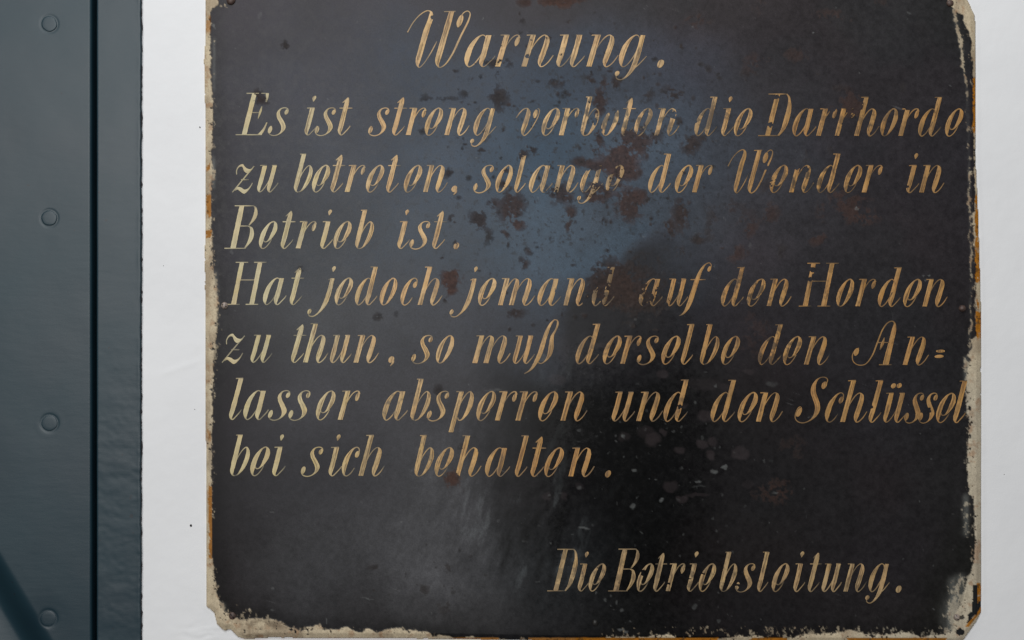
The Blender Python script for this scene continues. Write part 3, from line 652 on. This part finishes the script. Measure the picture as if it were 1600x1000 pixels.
G = {
'n': [serif(.09), [(.09, 1.0, T), (.09, .5, T), (.09, .0, T)], arch()],
'm': [serif(.09), [(.09, 1.0, T), (.09, 0, T)], [(.12, .40, 0), (.2, .72, 0), (.3, .93, 0), (.39, 1.0, 0), (.47, .95, .1), (.50, .82, .17), (.50, .6, T), (.50, 0, T)], arch(.42)],
'h': [serif(.09, ASC), [(.09, ASC, T), (.09, .7, T), (.09, 0, T)], arch()],
'r': [serif(.09), [(.09, 1.0, T), (.09, .5, T), (.09, .0, T)], [(.12, .45, 0), (.2, .75, 0), (.3, .94, 0), (.40, 1.005, 0), (.47, .99, .03), (.51, .9, .07)], ball(.475, .80, .07, .15)],
'j': [[(-.05, .94, 0), (.06, 1.0, 0)], [(.09, 1.0, T * .8), (.10, .5, T), (.07, .1, T), (.0, -.15, .13), (-.12, -.34, .04), (-.25, -.44, 0), (-.40, -.43, 0), (-.48, -.33, 0)], ball(-.45, -.26, .07, .1), ('drop', .04, 1.34)],
'i': [serif(.05), [(.05, 1.0, T), (.06, .6, T)] + foot(.06), ('drop', .02, 1.34)],
'l': [serif(.05, ASC), [(.05, ASC, T), (.06, .8, T)] + foot(.06)],
't': [[(.065, 1.40, .02), (.06, 1.32, .12), (.06, 1.2, T * .95), (.06, .8, T)] + foot(.06), [(.07, 1.4, 0), (.0, 1.3, 0, .03), (-.1, 1.2, 0)], [(-.16, 1.0, 0), (.32, 1.0, 0)]],
'u': [serif(.05), [(.05, 1, T), (.06, .6, T), (.06, .3, T), (.055, .14, .15), (.09, .03, .06), (.14, -.005, 0), (.22, .04, 0), (.36, .28, 0), (.44, .55, 0)], serif(.48, 1.0, -.12), [(.48, 1.0, T), (.485, .6, T)] + foot(.485)],
'ü': [serif(.05), [(.05, 1, T), (.06, .6, T), (.06, .3, T), (.055, .14, .15), (.09, .03, .06), (.14, -.005, 0), (.22, .04, 0), (.36, .28, 0), (.44, .55, 0)], serif(.48, 1.0, -.12), [(.48, 1.0, T), (.485, .6, T)] + foot(.485), ball(.05, 1.26, .085, .085), ball(.27, 1.27, .085, .085)],
'a': [bowl(), [(.545, 1.0, T), (.55, .6, T)] + foot(.55)],
'd': [bowl(), serif(.545, ASC, -.2, .09), [(.545, ASC, T * .95), (.55, .8, T)] + foot(.55)],
'g': [bowl(), [(.575, 1.0, T * .85), (.575, .3, T), (.55, .0, .17), (.49, -.2, .12), (.38, -.36, .04), (.27, -.42, .0), (.14, -.38, 0), (.09, -.27, 0)], ball(.11, -.22, .07, .085), [(.60, -.04, 0), (.70, .08, 0), (.86, .33, 0)]],
'o': [OL, [(.30, .99, 0), (.40, 1.01, .01), (.49, .93, .1), (.545, .7, .18), (.53, .45, .19), (.46, .2, .12), (.36, .03, .02), (.26, -.015, 0)]],
'e': [[(.40, 1.005, 0), (.28, .95, .05), (.15, .70, .17), (.11, .42, .2), (.12, .2, .15), (.18, .03, .03), (.27, -.01, 0), (.37, .05, 0), (.47, .22, 0), (.51, .36, 0)],
      [(.31, .99, 0), (.41, 1.01, .02), (.50, .92, .12), (.535, .72, .19), (.50, .52, .17), (.43, .34, .08), (.34, .25, .0), (.25, .25, 0), (.19, .33, 0)]],
'c': [[(.535, .80, 0), (.50, .95, 0), (.40, 1.01, 0), (.28, .95, .05), (.15, .70, .17), (.11, .42, .2), (.12, .2, .15), (.18, .03, .03), (.28, -.01, 0), (.40, .08, 0), (.50, .28, 0)], ball(.475, .76, .075, .12)],
'b': [serif(.07, ASC, -.18, .08), [(.06, ASC, T), (.075, .8, T), (.09, .3, T), (.10, .14, .14), (.16, .02, .03), (.25, -.015, 0)],
      [(.13, .42, 0), (.22, .74, 0), (.34, .95, 0), (.43, 1.0, .02), (.52, .9, .11), (.565, .66, .18), (.54, .42, .18), (.46, .17, .11), (.36, .03, .02), (.25, -.015, 0)]],
'p': [serif(.09), [(.09, 1.0, T), (.09, .3, T), (.09, -.42, T)], [(.13, .42, 0), (.22, .74, 0), (.34, .95, 0), (.43, 1.0, .02), (.52, .9, .11), (.565, .66, .18), (.55, .42, .18), (.48, .17, .11), (.38, .02, .02), (.28, .0, 0), (.2, .1, 0)]],
's': [[(.485, .87, 0), (.45, .965, 0), (.36, 1.01, 0), (.24, .97, .03), (.19, .83, .11), (.24, .67, .17), (.36, .48, .2), (.455, .29, .18), (.44, .12, .09), (.35, .01, .01), (.22, -.03, 0), (.09, .02, 0), (.02, .14, 0)], ball(.435, .85, .07, .10), ball(.065, .19, .075, .14)],
'v': [[(-.31, .65, 0), (-.22, .84, 0), (-.1, .98, 0), (.01, 1.0, .03), (.09, .88, .15), (.1, .65, .2), (.08, .35, .2), (.07, .15, .15), (.1, .03, .04), (.17, -.01, 0), (.3, .13, 0), (.42, .42, 0), (.5, .75, 0), (.48, .95, 0), (.4, 1.0, 0)], ball(.37, .8, .08, .16)],
'f': [[(.5, 1.4, 0), (.49, 1.53, 0), (.40, 1.61, 0), (.28, 1.56, .02), (.17, 1.36, .11), (.1, 1.0, .17), (.07, .6, .2), (.03, .1, .19), (-.04, -.18, .12), (-.13, -.32, .04), (-.24, -.38, 0)], ball(.455, 1.38, .065, .1), [(-.15, .98, 0), (.42, .98, 0)]],
'ß': [[(.36, 1.57, 0), (.27, 1.6, 0), (.16, 1.45, .08), (.09, 1.1, .15), (.07, .7, .18), (.04, .3, .18), (-.04, -.03, .15), (-.16, -.26, .06), (-.33, -.38, 0)],
      [(.25, 1.6, 0), (.36, 1.58, .01), (.42, 1.45, .05), (.40, 1.22, .05), (.34, 1.02, .10), (.36, .8, .17), (.41, .5, .2), (.40, .28, .15), (.32, .1, .05), (.2, .0, 0), (.08, .03, 0), (.02, .14, 0)]],
'z': [[(-.08, .66, 0, 0), (-.12, .82, 0, 0), (-.07, .97, 0, .03), (.04, 1.0, 0, .08), (.14, .88, 0, .16), (.26, .8, 0, .15), (.38, .83, 0, .05), (.47, .98, 0, 0)],
      [(.47, .98, 0), (.2, .48, .02), (-.06, -.02, 0)], [(.0, .05, 0, 0), (.09, .13, 0, .07), (.22, .08, 0, .14), (.36, .01, 0, .13), (.47, .08, 0, .05), (.54, .22, 0, 0), (.57, .34, 0, 0)], [(.13, .46, 0), (.42, .46, 0)]],
'W': [[(-.52, 1.09, 0), (-.42, 1.42, 0), (-.26, 1.67, 0), (-.08, 1.78, 0), (.04, 1.74, .06), (.09, 1.55, .17), (.065, 1.17, .2), (.07, .5, .2), (.075, .2, .17), (.11, .03, .06), (.18, -.03, 0), (.27, .07, 0), (.4, .4, 0), (.5, .8, 0)],
      serif(.70, 1.75, -.24, .12), [(.70, 1.75, .19), (.70, 1.2, .2), (.695, .4, .2), (.70, .18, .17), (.75, .03, .06), (.83, -.03, 0), (.96, .05, .02), (1.1, .36, .04), (1.22, 1.0, .04), (1.32, 1.5, .03), (1.30, 1.7, .0), (1.2, 1.77, 0), (1.1, 1.72, 0), (1.03, 1.58, 0)], ball(1.05, 1.45, .09, .2)],
'E': [[(.1, 1.55, .19), (.1, .8, .2), (.1, 0, .2)], [(-.2, 1.55, 0), (.64, 1.55, 0)], [(.1, .83, 0), (.5, .83, 0)], [(-.22, 0, 0), (.76, 0, 0)],
      [(.58, 1.55, .12), (.61, 1.4, .08), (.62, 1.2, .01)], [(.50, 1.06, .0), (.49, .88, .07), (.47, .6, .0)], [(.84, .46, 0), (.78, .2, .07), (.68, 0, .16)]],
'B': [[(.1, 1.6, .2), (.1, .8, .22), (.1, 0, .22)], [(-.17, 1.6, 0), (.57, 1.6, 0)], [(-.22, 0, 0), (.58, 0, 0)], [(.12, .84, 0), (.5, .84, 0)],
      [(.54, 1.6, 0), (.63, 1.52, .06), (.68, 1.3, .15), (.64, 1.08, .12), (.52, .86, .01)], [(.48, .84, 0), (.62, .77, .08), (.70, .5, .18), (.67, .27, .15), (.54, .0, .03)]],
'D': [[(.1, 1.55, .19), (.1, .8, .2), (.1, 0, .2)], [(-.25, 1.55, 0), (.45, 1.55, 0)], [(-.25, 0, 0), (.53, 0, 0)], [(.43, 1.55, .01), (.53, 1.45, .05), (.62, 1.2, .12), (.66, .85, .2), (.65, .5, .2), (.61, .22, .14), (.5, .0, .04)]],
'H': [[(.1, 1.6, .18), (.1, .8, .18), (.1, 0, .2)], [(.79, 1.6, .18), (.79, .8, .18), (.79, 0, .2)], [(-.14, 0, 0), (.34, 0, 0)], [(.56, 0, 0), (1.04, 0, 0)], [(-.14, 1.6, 0), (.34, 1.6, 0)], [(.56, 1.6, 0), (1.04, 1.6, 0)], [(.1, .93, 0), (.79, .93, 0)]],
'A': [[(.06, .6, 0), (-.04, .55, 0), (-.11, .36, 0), (-.02, .12, .0), (.2, -.01, 0), (.44, .02, 0), (.6, .3, .02), (.67, .8, .02), (.74, 1.3, 0), (.86, 1.52, 0), (1.0, 1.57, 0), (1.1, 1.5, .04), (1.14, 1.3, .15), (1.16, .8, .2), (1.17, .3, .22), (1.18, 0, .24)], ball(.0, .46, .085, .14),
      [(.94, 0, 0), (1.4, 0, 0)], [(.66, .8, 0), (1.1, .8, 0)], [(.87, .98, 0), (.86, .75, .1), (.83, .53, .01)]],
'S': [[(.80, 1.30, 0), (.80, 1.46, 0), (.70, 1.54, 0), (.55, 1.54, 0), (.43, 1.45, .06), (.38, 1.25, .15), (.43, 1.02, .19), (.56, .8, .2), (.69, .58, .2), (.74, .35, .18), (.68, .15, .09), (.54, .02, .01), (.36, -.04, 0), (.18, .0, 0), (.05, .12, 0), (.02, .3, 0), (.07, .46, 0), (.14, .5, 0)], ball(.74, 1.27, .09, .13), ball(.11, .35, .10, .18)],
'.': [ball(.0, .09, .10, .13)],
',': [ball(.0, .12, .10, .12), [(.08, .12, .02), (.09, .0, .06), (.03, -.12, .0)]],
'=': [('ball', .15, .50, .16, .055), ('ball', .15, .31, .16, .06)],
}

# each line: y of the baseline at left and right, x-height at left and right, slant, and words with the x of every letter
LN = [
 dict(b=(104, 104), xh=(49, 49), s=.29, w=[('Warnung.', [646.9, 720, 773, 814, 868, 915.6, 961.5, 1031])]),
 dict(b=(210.5, 212.5), xh=(41.7, 42), s=.26, w=[('Es', [377.4, 416.8]), ('ist', [475, 490, 527]), ('streng', [573.5, 611.7, 634, 659.7, 694.3, 735.6]),
      ('verboten', [812.5, 842, 873, 905, 935.5, 969.5, 987, 1022]), ('die', [1081, 1125.7, 1142.5]), ('Darrhorde', [1195, 1234, 1275, 1303.7, 1334.5, 1371.5, 1403, 1430.5, 1472.5])]),
 dict(b=(299.7, 300.8), xh=(41, 42), s=.26, w=[('zu', [366, 401]), ('betreten,', [457, 483.7, 515.7, 538.7, 568, 602.5, 627, 661, 708.5]), ('solange', [737.5, 770, 802.5, 822.5, 865, 902.5, 942.5]),
      ('der', [1008.7, 1050.5, 1081]), ('Wender', [1145, 1198.7, 1232.5, 1272, 1314.5, 1346]), ('in', [1415, 1436])]),
 dict(b=(388, 388), xh=(41.5, 41.5), s=.26, w=[('Betrieb', [360, 400.7, 438, 462, 499.5, 517, 552.5]), ('ist.', [620, 638, 674.5, 712])]),
 dict(b=(475.5, 479), xh=(41, 42), s=.26, w=[('Hat', [361, 407, 452]), ('jedoch', [505, 519, 551, 589.5, 622, 652.5]), ('jemand', [727, 743, 778, 835.7, 880, 920.7]),
      ('auf', [994, 1041, 1075]), ('den', [1122.5, 1163, 1197.5]), ('Horden', [1253.7, 1302.5, 1336, 1367.5, 1407, 1441])]),
 dict(b=(565.7, 570.5), xh=(42, 43.5), s=.27, w=[('zu', [350, 390.7]), ('thun,', [453.7, 473.7, 515, 552.5, 610]), ('so', [641, 677]), ('muß', [738, 800.5, 837.5]),
      ('derselbe', [895, 937.5, 968.7, 993, 1029, 1063, 1091, 1122.5]), ('den', [1180, 1219, 1255.7]), ('An=', [1332.5, 1410, 1457])]),
 dict(b=(655, 660), xh=(44.5, 45), s=.27, w=[('lasser', [357, 376, 417, 449, 489.5, 527.5]), ('absperren', [593, 638.7, 665, 705.7, 740, 773, 805, 836.5, 875.5]),
      ('und', [955, 993.7, 1032.5]), ('den', [1106, 1148, 1181]), ('Schlüssel', [1238.7, 1284.5, 1312.5, 1356, 1379, 1411, 1433, 1458, 1488])]),
 dict(b=(742.7, 746), xh=(44, 44), s=.26, w=[('bei', [357, 387, 424.5]), ('sich', [468, 512.5, 530, 560]), ('behalten.', [645, 675, 711, 753.7, 803.7, 828, 846, 888, 949])]),
 dict(b=(922, 924.4), xh=(40.5, 43.5), s=.25, w=[('Die', [864.4, 902, 916]), ('Betriebsleitung.', [958.5, 991, 1020, 1040, 1072.5, 1088, 1122, 1147, 1182.5, 1202, 1238.7, 1261, 1283, 1317.5, 1353, 1403])]),
]
WID = {(0, 'a'): 1.12, (0, 'n'): 1.05, (0, 'g'): 1.05, (0, 'u'): 1.0, (2, 'W'): .84, (6, 's'): 1.16}
GW = {'o': .90, 'e': .94, 'b': .88, 'u': .88, 'ü': .90, 'n': .95, 'h': .95, 'p': .9, 'd': .95, 's': 1.22, 'z': 1.06, 'l': .9, 'c': .95}
CAPY = {(2, 'W'): .895, (8, 'B'): .97}
SLANT = {(3, 'B'): .21, (4, 'H'): .20, (8, 'B'): .22}

def catmull(pts, step_px, sc):
    P_ = np.array([tuple(p) + (0,) * (4 - len(p)) for p in pts], float)
    if len(P_) == 2:
        n = max(2, int(np.hypot(*(P_[1, :2] - P_[0, :2])) * sc / step_px) + 1)
        t = np.linspace(0, 1, n)[:, None]
        return P_[0] * (1 - t) + P_[1] * t
    Q = np.vstack([2 * P_[0] - P_[1], P_, 2 * P_[-1] - P_[-2]])
    Q[0, 2:] = P_[0, 2:]; Q[-1, 2:] = P_[-1, 2:]
    out = []
    for i in range(1, len(Q) - 2):
        p0, p1, p2, p3 = Q[i - 1:i + 3]
        def kd(a, b): return max(np.hypot(*(b[:2] - a[:2])), 1e-4) ** .5
        t0 = 0; t1 = kd(p0, p1); t2 = t1 + kd(p1, p2); t3 = t2 + kd(p2, p3)
        n = max(2, int(np.ceil(np.hypot(*(p2[:2] - p1[:2])) * sc / step_px)))
        t = np.linspace(t1, t2, n, endpoint=False)[:, None]
        A1 = (t1 - t) / (t1 - t0) * p0 + (t - t0) / (t1 - t0) * p1
        A2 = (t2 - t) / (t2 - t1) * p1 + (t - t1) / (t2 - t1) * p2
        A3 = (t3 - t) / (t3 - t2) * p2 + (t - t2) / (t3 - t2) * p3
        B1 = (t2 - t) / (t2 - t0) * A1 + (t - t0) / (t2 - t0) * A2
        B2 = (t3 - t) / (t3 - t1) * A2 + (t - t1) / (t3 - t1) * A3
        out.append((t2 - t) / (t2 - t1) * B1 + (t - t1) / (t2 - t1) * B2)
    out.append(Q[-2][None])
    r = np.vstack(out); r[:, 2:] = np.clip(r[:, 2:], 0, None)
    return r

WORN = [(960, 185, 130, 40, .5), (1110, 190, 60, 40, .45), (1330, 185, 60, 35, .3), (1270, 280, 60, 35, .5), (900, 285, 60, 30, .25), (950, 460, 50, 40, .4), (1010, 465, 30, 30, .4),
 (1170, 455, 60, 40, .45), (1290, 450, 60, 40, .2), (1210, 540, 40, 40, .5), (1070, 635, 40, 30, .35), (950, 545, 60, 30, .2), (930, 895, 110, 40, .25), (1100, 905, 80, 30, .3), (600, 635, 40, 30, .35), (480, 440, 40, 30, .3), (670, 720, 40, 30, .25)]

def paint_tone(x, y, u, v, wpx, seed, thin):
    """colour of the brushed paint; x,y place on the sheet, u along, v across the stroke (-1..1)"""
    lightness = np.interp(x + .35 * (y - 400), [330, 560, 800, 1000, 1250, 1500], [.98, 1.03, 1.02, .97, .93, .96])  # paint tone by place, the light's fall-off partly in the colour
    pale = lin((200, 187, 149)); warm = lin((208, 173, 125)); ochre = lin((188, 144, 88))
    k = sstep(430, 620, x)[..., None]; k2 = sstep(780, 1080, x + .8 * (y - 420))[..., None]
    c = pale * (1 - k) + warm * k
    c = c * (1 - k2) + ochre * k2
    k3 = .6 * sstep(820, 860, y)[..., None]; c = c * (1 - k3) + lin((188, 168, 130)) * k3
    yell = sstep(560, 700, y)[..., None] * (1 - k2)
    c = c * (1 - .35 * yell) + lin((196, 172, 116)) * .35 * yell
    s1 = vnoise(v * wpx * .34 + seed * 3.1, u / 30., seed); s2 = vnoise(v * wpx * .72 + seed, u / 13., seed + 5)
    edge = sstep(.55, .95, abs(v))
    fat = sstep(2.5, 5.0, wpx)
    blot = fbm(x, y, 13, 3, 401); pits = vnoise(v * wpx * .8 + seed, u / 3.2, seed + 9)
    amount = sstep(370, 520, x) * (.55 + .9 * blot)
    dark = sstep(.45, .70, .50 * s1 + .34 * s2 + .16 * pits) * (1 - .85 * edge) * fat * np.clip(amount, .15, 1)
    pink = sstep(.45, .7, fbm(x, y, 26, 3, 403))[..., None]
    c = c * (1 - .30 * pink) + c * np.array([1.05, .86, .72]) * .30 * pink
    yel = sstep(.52, .72, fbm(x, y, 20, 3, 407))[..., None]
    c = c * (1 - .35 * yel) + c * np.array([1.02, .98, .70]) * .35 * yel
    f = (.80 + .34 * blot) * (.88 + .24 * s2) * (1 + .14 * edge * fat)
    c = c * (f * lightness)[..., None]
    c = c * (1 - .80 * dark)[..., None] + lin((84, 60, 42)) * (.80 * dark)[..., None]
    # paint rubbed thin by hands: patches where more of the ground comes through
    wz = np.zeros(x.shape)
    for (cx, cy, rx, ry, k_) in WORN: wz = np.maximum(wz, k_ * np.exp(-((x - cx) / rx) ** 2 - ((y - cy) / ry) ** 2))
    rub = sstep(.42, .62, fbm(x, y, 11, 4, 431, .65)) * (.18 + 1.4 * wz) * sstep(500, 650, x) + .45 * sstep(.55, .75, fbm(x, y, 34, 3, 433)) * sstep(420, 560, x) * .5
    thin = thin + np.clip(rub, 0, .75) * (1 - thin)
    # thin paint lets the black and its painted sheen show
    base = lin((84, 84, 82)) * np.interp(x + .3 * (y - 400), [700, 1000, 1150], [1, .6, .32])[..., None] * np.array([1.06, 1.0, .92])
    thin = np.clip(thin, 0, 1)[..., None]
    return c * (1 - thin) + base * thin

ORDER = [0]
def stroke_mesh(pts, X0, yb, xh, sl, wid, seed, straight=False):
    R = catmull(pts, .9, xh)
    x = X0 + (R[:, 0] * wid + sl * R[:, 1]) * xh
    y = yb - R[:, 1] * xh
    wx = R[:, 2] * xh * min(1.0, 0.35 + .65 * wid) * .775; wy = R[:, 3] * xh
    wx = wx * (1 + .10 * (vnoise(np.arange(len(x)) / 9., 0 * x, seed + 3) - .5))
    tx = np.gradient(x); ty = np.gradient(y); L = np.hypot(tx, ty) + 1e-9; tx /= L; ty /= L
    nx = ty; ny = -tx                         # page y runs down: for a down stroke (ty>0) the normal is +x
    if R[0, 1] < R[-1, 1] and wx.max() > 2: nx, ny = nx, ny
    hair = 1.6 + .5 * (vnoise(np.arange(len(x)) / 14., 0 * x + 4, seed) - .5)
    heavy = np.clip((wx + wy) / 3.0, 0, 1)
    hair = hair * (1 - .35 * heavy)
    sgn = np.where(nx >= -0.02, 1.0, -1.0)
    # where the stroke climbs, keep the swelling on the same side as the normal
    hx = .5 * (wx * sgn + nx * hair); hy = .5 * (ny * hair - wy * np.where(tx >= 0, 1, -1))
    rough = .55
    N = int(max(3, min(13, np.ceil((np.hypot(2 * hx, 2 * hy)).max() / 1.05) + 1)))
    v = np.linspace(-1, 1, N)
    jl = rough * (fbm(x, y, 2.6, 2, seed + 21) - .5); jr = rough * (fbm(x, y, 2.6, 2, seed + 22) - .5)
    jit = np.where(v[None] < 0, -v[None] * jl[:, None], v[None] * jr[:, None]) * heavy[:, None]
    hm = np.hypot(hx, hy)[:, None] + 1e-6
    VX = x[:, None] + v[None] * hx[:, None] + jit * hx[:, None] / hm
    VY = y[:, None] + v[None] * hy[:, None] + jit * hy[:, None] / hm
    u = np.cumsum(L)[:, None] + 0 * VX
    VV = v[None] + 0 * VX
    W = np.maximum(np.hypot(2 * hx, 2 * hy), 1)[:, None] + 0 * VX
    n = len(x)
    thin = (1 - heavy)[:, None] * (.16 + .6 * vnoise(u / 18., VV * 0, seed + 31)) + 0 * VX
    if not straight:                         # the brush runs dry at the ends of hairlines
        end = np.minimum(u[-1:, :] - u, 9) / 9
        thin = thin + (1 - heavy[:, None]) * .35 * (1 - end)
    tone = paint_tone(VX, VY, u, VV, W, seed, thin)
    ORDER[0] += 1
    H = hfield(VX, VY) + .42 + .035 * (ORDER[0] % 9) + .22 * (1 - VV ** 2) * heavy[:, None] + .08 * (vnoise(VV * W * .6, u / 20., seed) - .5)
    i = (np.arange(n - 1)[:, None] * N + np.arange(N - 1)[None]).ravel()
    F = np.stack([i, i + N, i + N + 1, i + 1], 1)
    return VX.ravel(), VY.ravel(), H.ravel(), tone.reshape(-1, 3), F

def ball_mesh(cx, cy, rx, ry, X0, yb, xh, sl, wid, seed, drop=False, solid=True):
    seg = 22; rings = 5
    x = X0 + (cx * wid + sl * cy) * xh; y = yb - cy * xh
    a = np.linspace(0, 2 * np.pi, seg, endpoint=False)
    r = np.linspace(1, 0.02, rings + 1)
    ca = np.cos(a); sa = np.sin(a)
    px = rx * xh * ca; py = ry * xh * sa
    if drop: px = px * (1 - .62 * np.clip(-sa, 0, 1) ** 1.0); py = np.where(sa < 0, py * 1.45, py)
    px2 = px + sl * py; py2 = -py
    k = 1 + .10 * (vnoise(a * 1.5, a * 0, seed) - .5)
    VX = x + (px2 * k)[None] * r[:, None]; VY = y + (py2 * k)[None] * r[:, None]
    VV = (r[:, None] * ca[None]); u = (py2[None] * r[:, None]) + 20
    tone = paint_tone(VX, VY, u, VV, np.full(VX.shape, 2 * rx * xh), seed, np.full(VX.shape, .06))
    ORDER[0] += 1
    H = hfield(VX, VY) + .42 + .035 * (ORDER[0] % 9) + .2 * (1 - r[:, None] ** 2) + 0 * VX
    F = []
    for j in range(rings):
        for i in range(seg):
            F.append((j * seg + i, j * seg + (i + 1) % seg, (j + 1) * seg + (i + 1) % seg, (j + 1) * seg + i))
    return VX.ravel(), VY.ravel(), H.ravel(), tone.reshape(-1, 3), np.array(F)

seed = 100
for li, L_ in enumerate(LN):
    for word, xsn in L_['w']:
        clean = word
        for k, chs in enumerate(word):
            X0 = xsn[k]; seed += 7
            f = (X0 - 350) / 1150.
            yb = L_['b'][0] * (1 - f) + L_['b'][1] * f; xh = L_['xh'][0] * (1 - f) + L_['xh'][1] * f
            sl = SLANT.get((li, chs), L_['s'] + .012 * math.sin(seed * 1.7))
            wid = WID.get((li, chs)) or (GW.get(chs, 1.0) if li else 1.0)
            wid *= .90 if li == 8 else 1.0
            ysc = CAPY.get((li, chs), 1.0)
            if word == 'Schlüssel' and chs == 's': wid = .95
            parts_ = []
            glyph = list(G[chs])
            for stq in glyph:
                seed += 1
                if isinstance(stq, tuple) and stq[0] == 'ball':
                    parts_.append(ball_mesh(stq[1], stq[2] * ysc, stq[3], stq[4], X0, yb, xh, sl, wid, seed))
                elif isinstance(stq, tuple) and stq[0] == 'drop':
                    parts_.append(ball_mesh(stq[1], stq[2] + .03, .068, .09, X0, yb, xh, sl, wid, seed, drop=True))
                else:
                    stq = [(p[0], p[1] * ysc) + tuple(p[2:]) for p in stq]
                    parts_.append(stroke_mesh(stq, X0, yb, xh, sl, wid, seed))
            ox = 0; VX = []; VY = []; HH_ = []; TT = []; FF = []
            for (a_, b_, c_, d_, e_) in parts_:
                VX.append(a_); VY.append(b_); HH_.append(c_); TT.append(d_); FF.append(e_ + ox); ox += len(a_)
            VX = np.concatenate(VX); VY = np.concatenate(VY); HH_ = np.concatenate(HH_); TT = np.concatenate(TT); FF = np.concatenate(FF)
            # flaked paint: faces over strong rust or in a chip are gone, not recoloured
            fxc = VX[FF].mean(1); fyc = VY[FF].mean(1)
            rs, _ = rust(fxc, fyc)
            fl = fbm(fxc, fyc, 6, 3, 411, .6)
            gone = (chips(fxc, fyc) > .5) | ((rs > .60) & (fl > .54)) | ((fbm(fxc, fyc, 3.2, 2, 413) > .86) & (rs > .05))
            keep = ~gone
            if keep.sum() < 4: keep[:] = True
            FF = FF[keep]
            rsv, _ = rust(VX, VY)
            TT = TT * (1 - .35 * rsv[:, None])
            us = np.unique(FF); rm = np.full(len(VX), -1); rm[us] = np.arange(len(us)); FF = rm[FF]
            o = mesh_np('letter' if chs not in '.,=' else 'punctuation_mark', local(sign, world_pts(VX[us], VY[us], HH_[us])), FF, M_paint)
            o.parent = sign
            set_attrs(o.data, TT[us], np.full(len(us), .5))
            nm = {'.': 'full stop', ',': 'comma', '=': 'double hyphen'}.get(chs, 'letter ' + chs)
            o['label'] = ('painted %s number %d of the word %s in line %d' % (nm, k + 1, word.strip('.,='), li + 1)) if chs not in '.,=' else 'painted %s after the word %s in line %d' % (nm, word.strip('.,='), li + 1)

# ------------------------------------------------------------------ fixing screws of the sign
rust_m = plain_mat('rusty_screw_steel', (.075, .045, .035), .55, .5)
bright_m = plain_mat('worn_screw_steel', (.30, .24, .20), .42, .6)
def screw(cx, cy, r, mat, slot=None, hs=4.0, label=None):
    hb = float(hfield(np.array([cx]), np.array([cy]))[0])
    prof = [(1.0, hb - .6)] + [(math.cos(t), hb + hs * math.sin(t)) for t in np.linspace(.12, 1.45, 8)] + [(0.01, hb + hs)]
    o = disc('screw', cx, cy, r, prof, mat, sign, seg=28, seed=cx)
    if label: o['label'] = label
    if slot is not None:
        ca, sa = math.cos(slot), math.sin(slot); q = []
        for (u_, v_) in ((-.72, -.13), (.72, -.13), (.72, .13), (-.72, .13)):
            q.append((cx + r * (u_ * ca - v_ * sa), cy + r * (u_ * sa + v_ * ca)))
        V = local(sign, np.array([P(a, b, hb + hs * .86 + .25) for a, b in q] + [P(a, b, hb + hs * .4) for a, b in q])) - 0
        s_ = mesh_np('slot', V, [(0, 3, 2, 1), (0, 1, 5, 4), (1, 2, 6, 5), (2, 3, 7, 6), (3, 0, 4, 7)], dark_m, smooth=False)  # dark bar stands in for the slot's shade
        s_.parent = o
    return o
screw(361, 1, 7.0, rust_m, None, 5, 'rusty round screw head at the top left corner of the sign')
screw(1484.5, 5, 5.6, rust_m, None, 4, 'dark red rusty screw head at the top right corner of the sign')
screw(351, 477.5, 5.6, bright_m, .5, 4.5, 'worn screw head at the left edge halfway down the sign')
screw(1503.5, 482, 5.6, rust_m, None, 5, 'dark domed screw head at the right edge halfway down the sign')
screw(363, 962.5, 5.8, rust_m, .9, 2.2, 'corroded sunken screw head at the bottom left corner of the sign')
screw(1495, 964.5, 5.4, bright_m, 1.2, 4, 'bright worn screw head at the bottom right corner of the sign')
screw(930, 973, 5.0, plain_mat('painted_over_screw', (.018, .016, .014), .5, .4), None, 4, 'black painted screw head at the bottom edge of the sign')
